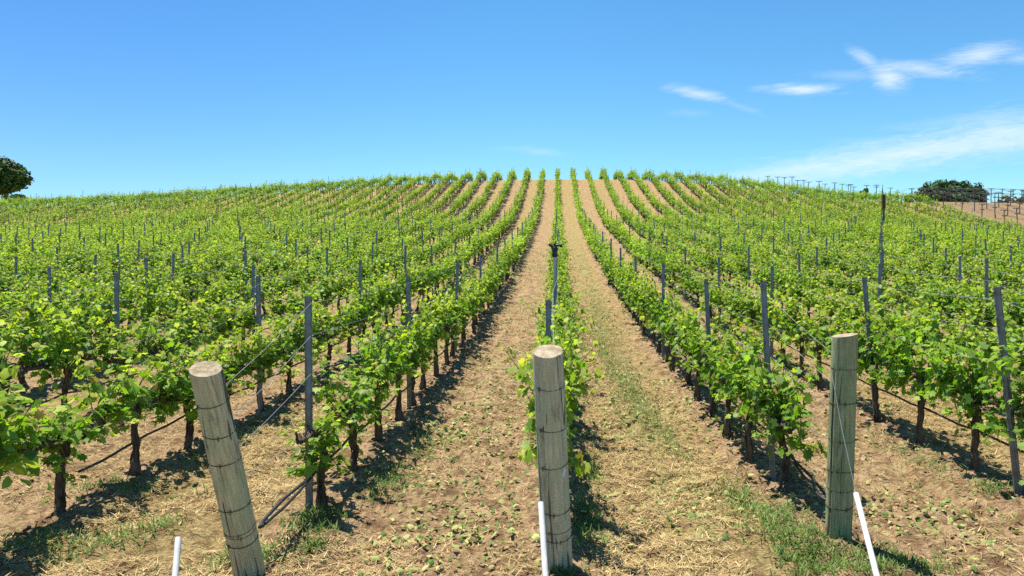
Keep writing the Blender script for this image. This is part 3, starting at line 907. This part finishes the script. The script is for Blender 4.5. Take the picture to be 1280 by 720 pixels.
# ------------------------------------------------------------------ the bare trellis block on the right and T posts on the skyline
rb = np.random.default_rng(9)
def tpost_mesh(h, arms):
    b = MB(); b.tube([(0, 0, -0.2), (0, 0, h)], [0.05, 0.045], 7)
    p = b.mesh('bare_post', [M_DARKSTEEL])
    am = []
    for z, w in arms:
        b = MB(); b.box((0, 0, z), (w, 0.06, 0.07)); b.tube([(-.0, 0.0, z - .22), (w * .3, 0, z - .02)], 0.012, 4); am.append(b.mesh('cross_arm', [M_DARKSTEEL]))
    return p, am
PM, AM = tpost_mesh(1.75, [(1.70, 0.7), (1.15, 0.5)])
PM2, AM2 = tpost_mesh(2.3, [(2.28, 0.95)])
bare_rows = [44.2 + i * 2.1 for i in range(14)]
bn = 0
for i, x in enumerate(bare_rows):
    ys = np.arange(56 + i * 1.3, 101, 4.0); n = 0
    for y in ys:
        u = 697 + 960 * x / y
        if not (1050 < u < 1330): continue
        n += 1
        o = empty('trellis_post', (x, y, float(H(x, y))), 'dark bare trellis post, %s up the %s leafless row on the right' % (ordinal(n), ordinal(i + 1)), 'trellis post', 'dark posts of the bare trellis block', rb.normal(0, .1))
        o.rotation_euler = (R(rb.normal(0, 1.5)), R(rb.normal(0, 1.5)), 0)
        link('post', PM, o)
        for a in AM: link('cross_arm', a, o)
    if n == 0: continue
    y0, y1 = ys[0], ys[-1]
    for (h, dx, nm) in ((1.70, -.33, 'upper near'), (1.70, .33, 'upper far'), (1.15, -.23, 'lower near'), (1.15, .23, 'lower far')):
        pts = [(x + dx, y, float(H(x, y)) + h + 0.03) for y in np.linspace(y0, y1, 16)]
        tube_obj('trellis_wire', pts, 0.009, M_DARKSTEEL, '%s wire over the %s leafless trellis row' % (nm, ordinal(i + 1)), 'wire', 'wires of the bare trellis block', 4)
k = 0
for i in range(18):
    x = 26.0 + i * 0.85 + rb.normal(0, .15); y = 93.5 + rb.uniform(-.6, 1.5)
    k += 1
    o = empty('tee_post', (x, y, float(H(x, y))), 'T-topped dark post on the right skyline, %s from the left' % ordinal(k), 'tee post', 'T-topped posts along the skyline')
    o.scale = (0.75, 0.75, rb.uniform(0.72, 0.9))
    link('post', PM2, o); link('cross_arm', AM2[0], o)
b = MB(); b.tube([(0, 0, -.2), (0, 0, 2.2)], 0.09, 8)
o = empty('banded_post', (25.9, 61.0, float(H(25.9, 61.0))), 'tall dark post with a red-brown wrapped top above the right vines', 'post')
link('post', b.mesh('tall_post', [M_DARKSTEEL]), o)
b = MB(); b.tube([(0, 0, 2.2), (0, 0, 2.55), (0, 0, 3.3)], [0.14, 0.15, 0.14], 9, jag=.1); b.tube([(-.05, 0, 3.3), (-.09, 0, 4.1)], 0.02, 5)
link('wrap', b.mesh('post_wrap', [plain_mat('red_brown_wrap', (0.10, 0.06, 0.05), 0.9, 0.1)]), o)

# ------------------------------------------------------------------ trees and shrubs behind the crest
def tree(name, x, y, zbase, trunk_h, rx, rz, label, cat, cols, seed, n_clumps=120, leaf=0.35, per=40, flat=0.0, group=None):
    r = np.random.default_rng(seed)
    rt = empty(name, (x, y, zbase), label, cat, group)
    b = MB()
    th = np.linspace(0, trunk_h * 1.25, 8)
    b.tube(np.column_stack([np.sin(th) * .12, np.cos(th) * .1 - .1, th - .3]), np.linspace(0.075, 0.04, 8) * rx, 9, jag=.15)
    cz = trunk_h + rz * 0.42
    for i in range(9):
        a = r.uniform(0, 6.28); e = np.array([math.cos(a) * rx * .7, math.sin(a) * rx * .7, cz + r.uniform(-.2, .5) * rz])
        s = np.array([0, 0, trunk_h * r.uniform(.75, 1.1)])
        m = (s + e) / 2 + r.normal(0, .08 * rx, 3)
        b.tube([s, (s + m) / 2 + [0, 0, -.02 * rz], m, (m + e) / 2, e], np.array([.035, .028, .022, .014, .006]) * rx, 6, jag=.2)
    link('trunk', b.mesh('tree_trunk', [M_OAKBARK]), rt)
    P = []; N = []; T = []; Sz = []; C = []
    k = 0
    while k < n_clumps:
        d = r.normal(0, 1, 3); d /= np.linalg.norm(d)
        if d[2] < -0.75: continue
        rad = r.uniform(0.55, 1.0) ** 0.5
        lum = 1 + 0.12 * math.sin(3 * math.atan2(d[1], d[0]) + seed) + 0.1 * math.sin(5 * d[2] + 2 * math.atan2(d[1], d[0]))
        c = np.array([d[0] * rx * rad * lum, d[1] * rx * rad * lum, cz + (d[2] * rz * rad * lum if d[2] > 0 else d[2] * rz * 0.9 * rad)])
        cs = r.uniform(0.07, 0.2) * rx
        tone = r.uniform(0.55, 1.3)
        q = r.normal(0, 1, (per, 3)); q /= np.linalg.norm(q, axis=1)[:, None]
        q2 = q * (r.random((per, 1)) ** 0.4) * cs * [1, 1, 0.7]
        P.append(c + q2); N.append(q + [0, 0, .6] + r.normal(0, .4, (per, 3))); T.append(r.normal(0, 1, (per, 3)))
        Sz.append(leaf * r.uniform(.6, 1.3, per)); base = np.array(cols[0]) * (1 - (w := r.random())) + np.array(cols[1]) * w
        C.append(np.tile(base * tone, (per, 1)) * r.uniform(.75, 1.25, (per, 1)))
        k += 1
    L = dict(p=np.concatenate(P), n=np.concatenate(N), t=np.concatenate(T), s=np.concatenate(Sz), c=np.concatenate(C))
    V, Tt, Cc = leaf_geo(L, FAR_V, FAR_T)
    link('crown', mesh_np('tree_crown', V, Tt, None, [M_OAK], None, None, Cc), rt)
    return rt

def zat(py, y): return EYE + (335 - py) * y / 960
oak = ((0.024, 0.066, 0.018), (0.070, 0.150, 0.036))
def oak_at(pxx, y, top_py, half_px, rz_px, label, seed, cols=oak, name='oak_tree', cat='tree', **kw):
    x = (pxx - 697) * y / 960; rx = half_px * y / 960
    zt = zat(top_py, y); rz = rz_px * y / 960
    zg = float(H(x, y))
    crown_c = zt - rz
    trunk = max(crown_c - rz * .42 - zg, 0.6)
    return tree(name, x, y, zg, trunk, rx * .93, rz * .95, label, cat, cols, seed, **kw)
oak_at(-15, 128, 195, 41, 26, 'dark oak cut by the left edge of the view behind the crest', 51, n_clumps=420, per=60, leaf=.4)
oak_at(1186, 135, 226, 42, 22, 'broad dark green dome-shaped oak behind the right skyline', 52, n_clumps=330, per=60, leaf=.4)
yb = ((0.14, 0.135, 0.035), (0.20, 0.17, 0.06))
oak_at(1258, 128, 245, 11, 7, 'small yellowish bush behind the bare trellis, near the right edge', 53, yb, 'bush', 'bush', n_clumps=50, per=40, leaf=.25)
oak_at(1283, 128, 245, 12, 7, 'yellowish bush cut by the right edge of the view', 54, yb, 'bush', 'bush', n_clumps=50, per=40, leaf=.25)
oak_at(1082, 106, 236, 7, 8, 'small dark shrub between the T-topped posts and the tall dark post', 55, oak, 'shrub', 'shrub', n_clumps=40, per=30, leaf=.22)
oak_at(1136, 108, 243, 6, 7, 'small dark shrub at the left foot of the dome-shaped oak', 56, oak, 'shrub', 'shrub', n_clumps=40, per=30, leaf=.22)
oak_at(18, 112, 243, 15, 5, 'low dark shrub on the skyline under the left oak', 57, oak, 'shrub', 'shrub', n_clumps=50, per=30, leaf=.25)

# ------------------------------------------------------------------ ground cover
def blades(name, pts, length, width, cols, mat, flat, label, cat, seed, tri=True):
    """pts (n,2). thin blades, lying (flat near 1) or standing (flat near 0)"""
    r = np.random.default_rng(seed); n = len(pts)
    z = G(pts[:, 0], pts[:, 1])
    a = r.uniform(0, 2 * math.pi, n); ln = length * r.uniform(0.5, 1.3, n); w = width * r.uniform(.6, 1.3, n)
    el = (1 - flat) * r.uniform(0.5, 1.0, n) * (math.pi / 2) + r.normal(0, 0.16, n) * flat + 0.08 * flat
    d = np.column_stack([np.cos(a) * np.cos(el), np.sin(a) * np.cos(el), np.sin(el)])
    sd = np.column_stack([-np.sin(a), np.cos(a), np.zeros(n)]) * w[:, None]
    p0 = np.column_stack([pts, z + 0.004 + 0.012 * flat * r.random(n)])
    mid = p0 + d * (ln * .55)[:, None]
    tip = mid + (d * [1, 1, 0.75] + np.array([0, 0, -.12 * (1 - flat) + 0.05 * flat])) * (ln * .45)[:, None]
    V = np.stack([p0 - sd, p0 + sd, mid + sd * .8, mid - sd * .8, tip], 1).reshape(-1, 3)
    i = np.arange(n)[:, None] * 5
    Q = i + np.array([[0, 1, 2, 3]]); T = i + np.array([[3, 2, 4]])
    k = r.random((n, 1)); C = np.array(cols[0]) * (1 - k) + np.array(cols[1]) * k
    C = np.repeat(C * r.uniform(.7, 1.2, (n, 1)), 5, axis=0)
    o = link(name, mesh_np(name, V, T, Q, [mat], None, None, C))
    return tag(o, label, cat, kind='stuff')

def scatter(n, x0, x1, y0, y1, dens, r):
    """rejection-sampled points, thicker near the eye"""
    y = y0 + (y1 - y0) * r.random(n) ** 1.7
    x = r.uniform(x0, x1, n)
    keep = r.random(n) < dens(x, y)
    return np.column_stack([x, y])[keep]

r = np.random.default_rng(61)
def rowdist(x): return np.abs(((x / S + 0.5) % 1.0) - 0.5) * S
def d_straw(x, y):
    aisle = smooth(0.16, 0.45, rowdist(x) + 0.25 * vnoise(x * 3, y * 3))
    which = (np.floor(x / S) % 2 == 0)
    d = np.where(which, 1.0, 0.20) * aisle
    d = np.where((y < 5.2) & (x < -0.9), 0.8, d)
    d = np.where((y < 5.2) & (x > -.9) & (x < 0), 0.25, d)
    return d * smooth(-0.28, 0.1, vnoise(x * 2.2 + 9, y * 1.6) + 0.12)
blades('dry_grass', scatter(420000, -5.5, 5.5, 3.4, 22, d_straw, r), 0.075, 0.0026, ((0.26, 0.165, 0.06), (0.62, 0.48, 0.24)), M_STRAW, 0.94,
       'golden mown dry grass and straw lying in the aisles', 'dry grass', 62)
# green tufts: (x, y, rx, ry, amount)
tufts = [(1.62, 5.0, .22, .45, 900), (1.55, 5.6, .2, .5, 800), (1.95, 4.75, .35, .22, 450), (2.25, 4.9, .2, .2, 260), (1.45, 6.2, .16, .4, 300), (1.02, 10.5, .2, 2.4, 1500), (1.0, 19, .22, 5, 900), (1.2, 8.3, .1, 1.0, 300), (0.85, 14, .14, 2.5, 900),
         (-1.95, 4.85, .2, .14, 420), (-1.72, 5.45, .17, .3, 500), (-1.6, 5.05, .08, .08, 120), (-3.3, 5.1, .45, .25, 520), (-2.9, 5.45, .2, .2, 250), (-3.6, 6.3, .5, .2, 300), (0.02, 4.62, .1, .05, 60), (-0.03, 4.35, .07, .05, 60),
         (0.2, 5.6, .12, .5, 420), (0.28, 6.9, .1, .5, 300), (-1.45, 6.6, .16, .5, 420), (-1.35, 7.9, .2, .7, 350), (-3.4, 8.0, .2, .9, 260), (3.4, 7.3, .2, .8, 300), (3.5, 6.2, .15, .15, 160), (2.1, 8.3, .2, 1.0, 260)]
pp = np.concatenate([np.column_stack([r.normal(x, a * .6, n), r.normal(y, b_ * .6, n)]) for (x, y, a, b_, n) in tufts])
pp = pp[pp[:, 1] > 3.6]
blades('weeds', pp, 0.075, 0.0042, ((0.07, 0.15, 0.025), (0.20, 0.29, 0.06)), M_GREENBLADE, 0.35, 'green weeds and grass tufts along the row feet and posts', 'weeds', 63)
def d_sprig(x, y): return 0.5 * smooth(0.5, 0.15, rowdist(x)) + 0.1
blades('sparse_grass', scatter(16000, -9, 9, 4.2, 30, d_sprig, r), 0.06, 0.005, ((0.10, 0.18, 0.03), (0.34, 0.33, 0.10)), M_GREENBLADE, 0.4, 'sparse green sprigs under the vine rows', 'grass', 64)

# fallen and cut leaves
def litter(n):
    r = np.random.default_rng(71)
    cen = []
    for k in range(80):
        side = r.choice([-1, -1, 0, 1, 2, -2, -3]); x = side * S + r.uniform(0.12, 1.45)
        cen.append((x, 4.0 + 16 * r.random() ** 1.6, r.uniform(.05, .22)))
    for k in range(420):                          # thinner, up the middle aisles
        side = r.choice([-1, -1, 0, 0, -2, 1]); cen.append((side * S + r.uniform(0.15, 1.6), 8 + 34 * r.random() ** 1.3, r.uniform(.1, .5)))
    cen += [(-0.45, 5.35, .28), (-0.6, 5.5, .3), (-0.95, 5.6, .25), (-0.35, 5.9, .3), (-0.6, 6.5, .3), (-0.9, 5.0, .3), (0.9, 5.6, .25), (1.15, 5.9, .3), (1.0, 6.3, .25), (2.6, 5.6, .35), (2.9, 5.8, .3), (2.4, 6.4, .3), (2.75, 5.1, .25)] * 3
    cen = np.array(cen); k = r.integers(0, len(cen), n)
    x = r.normal(cen[k, 0], cen[k, 2]); y = r.normal(cen[k, 1], cen[k, 2] * 1.2)
    ok = y > 3.7; x = x[ok]; y = y[ok]; m = len(x)
    nn = r.normal(0, .6, (m, 3)); nn[:, 2] = 1
    c1 = np.array([0.27, 0.33, 0.09]); c2 = np.array([0.45, 0.42, 0.17]); c3 = np.array([0.13, 0.22, 0.05])
    w = r.random((m, 1)); C = c1 * (1 - w) + c2 * w
    gsel = r.random(m) < .3; C[gsel] = c3
    L = dict(p=np.column_stack([x, y, G(x, y) + 0.012 + 0.02 * r.random(m)]), n=nn, t=r.normal(0, 1, (m, 3)), s=r.uniform(.024, .058, m), c=C * r.uniform(.75, 1.15, (m, 1)))
    TV = MID_V.copy(); TV[:, 2] *= 1.8; TV[:, 0] *= 0.8
    V, T, Cc = leaf_geo(L, TV, MID_T)
    V = V + r.normal(0, .004, V.shape)
    tag(link('leaf_litter', mesh_np('leaf_litter', V, T, None, [M_LITTER], None, None, Cc)), 'pale green cut vine leaves scattered over the bare soil', 'leaf litter', kind='stuff')
litter(9000)

# clods of soil
def clods(n):
    r = np.random.default_rng(81)
    t = (1 + 5 ** .5) / 2
    iv = nrm(np.array([(-1, t, 0), (1, t, 0), (-1, -t, 0), (1, -t, 0), (0, -1, t), (0, 1, t), (0, -1, -t), (0, 1, -t), (t, 0, -1), (t, 0, 1), (-t, 0, -1), (-t, 0, 1)], float))
    it = np.array([(0, 11, 5), (0, 5, 1), (0, 1, 7), (0, 7, 10), (0, 10, 11), (1, 5, 9), (5, 11, 4), (11, 10, 2), (10, 7, 6), (7, 1, 8), (3, 9, 4), (3, 4, 2), (3, 2, 6), (3, 6, 8), (3, 8, 9), (4, 9, 5), (2, 4, 11), (6, 2, 10), (8, 6, 7), (9, 8, 1)])
    y = 3.7 + 15 * r.random(n) ** 1.8; x = r.uniform(-6, 6, n)
    keep = np.where(np.floor(x / S) % 2 == 0, .3, 1.0) * smooth(-.3, .15, vnoise(x * 2, y * 2))
    ok = r.random(n) < keep; x = x[ok]; y = y[ok]; m = len(x)
    s = 0.004 + 0.015 * r.random(m) ** 4
    V = iv[None] * (s[:, None, None] * r.uniform(.45, 1.45, (m, 12, 1))) * np.array([1.2, 1, .75])
    V = V + np.column_stack([x, y, G(x, y) + s * .25])[:, None]
    T = (np.arange(m)[:, None, None] * 12 + it[None]).reshape(-1, 3)
    w = r.random((m, 1)); C = np.array([.17, .105, .055]) * (1 - w) + np.array([.38, .26, .14]) * w
    tag(link('soil_clods', mesh_np('soil_clods', V.reshape(-1, 3), T, None, [M_CLOD], None, None, np.repeat(C, 12, axis=0))), 'small brown clods of soil on the aisles', 'soil', kind='stuff')
clods(26000)
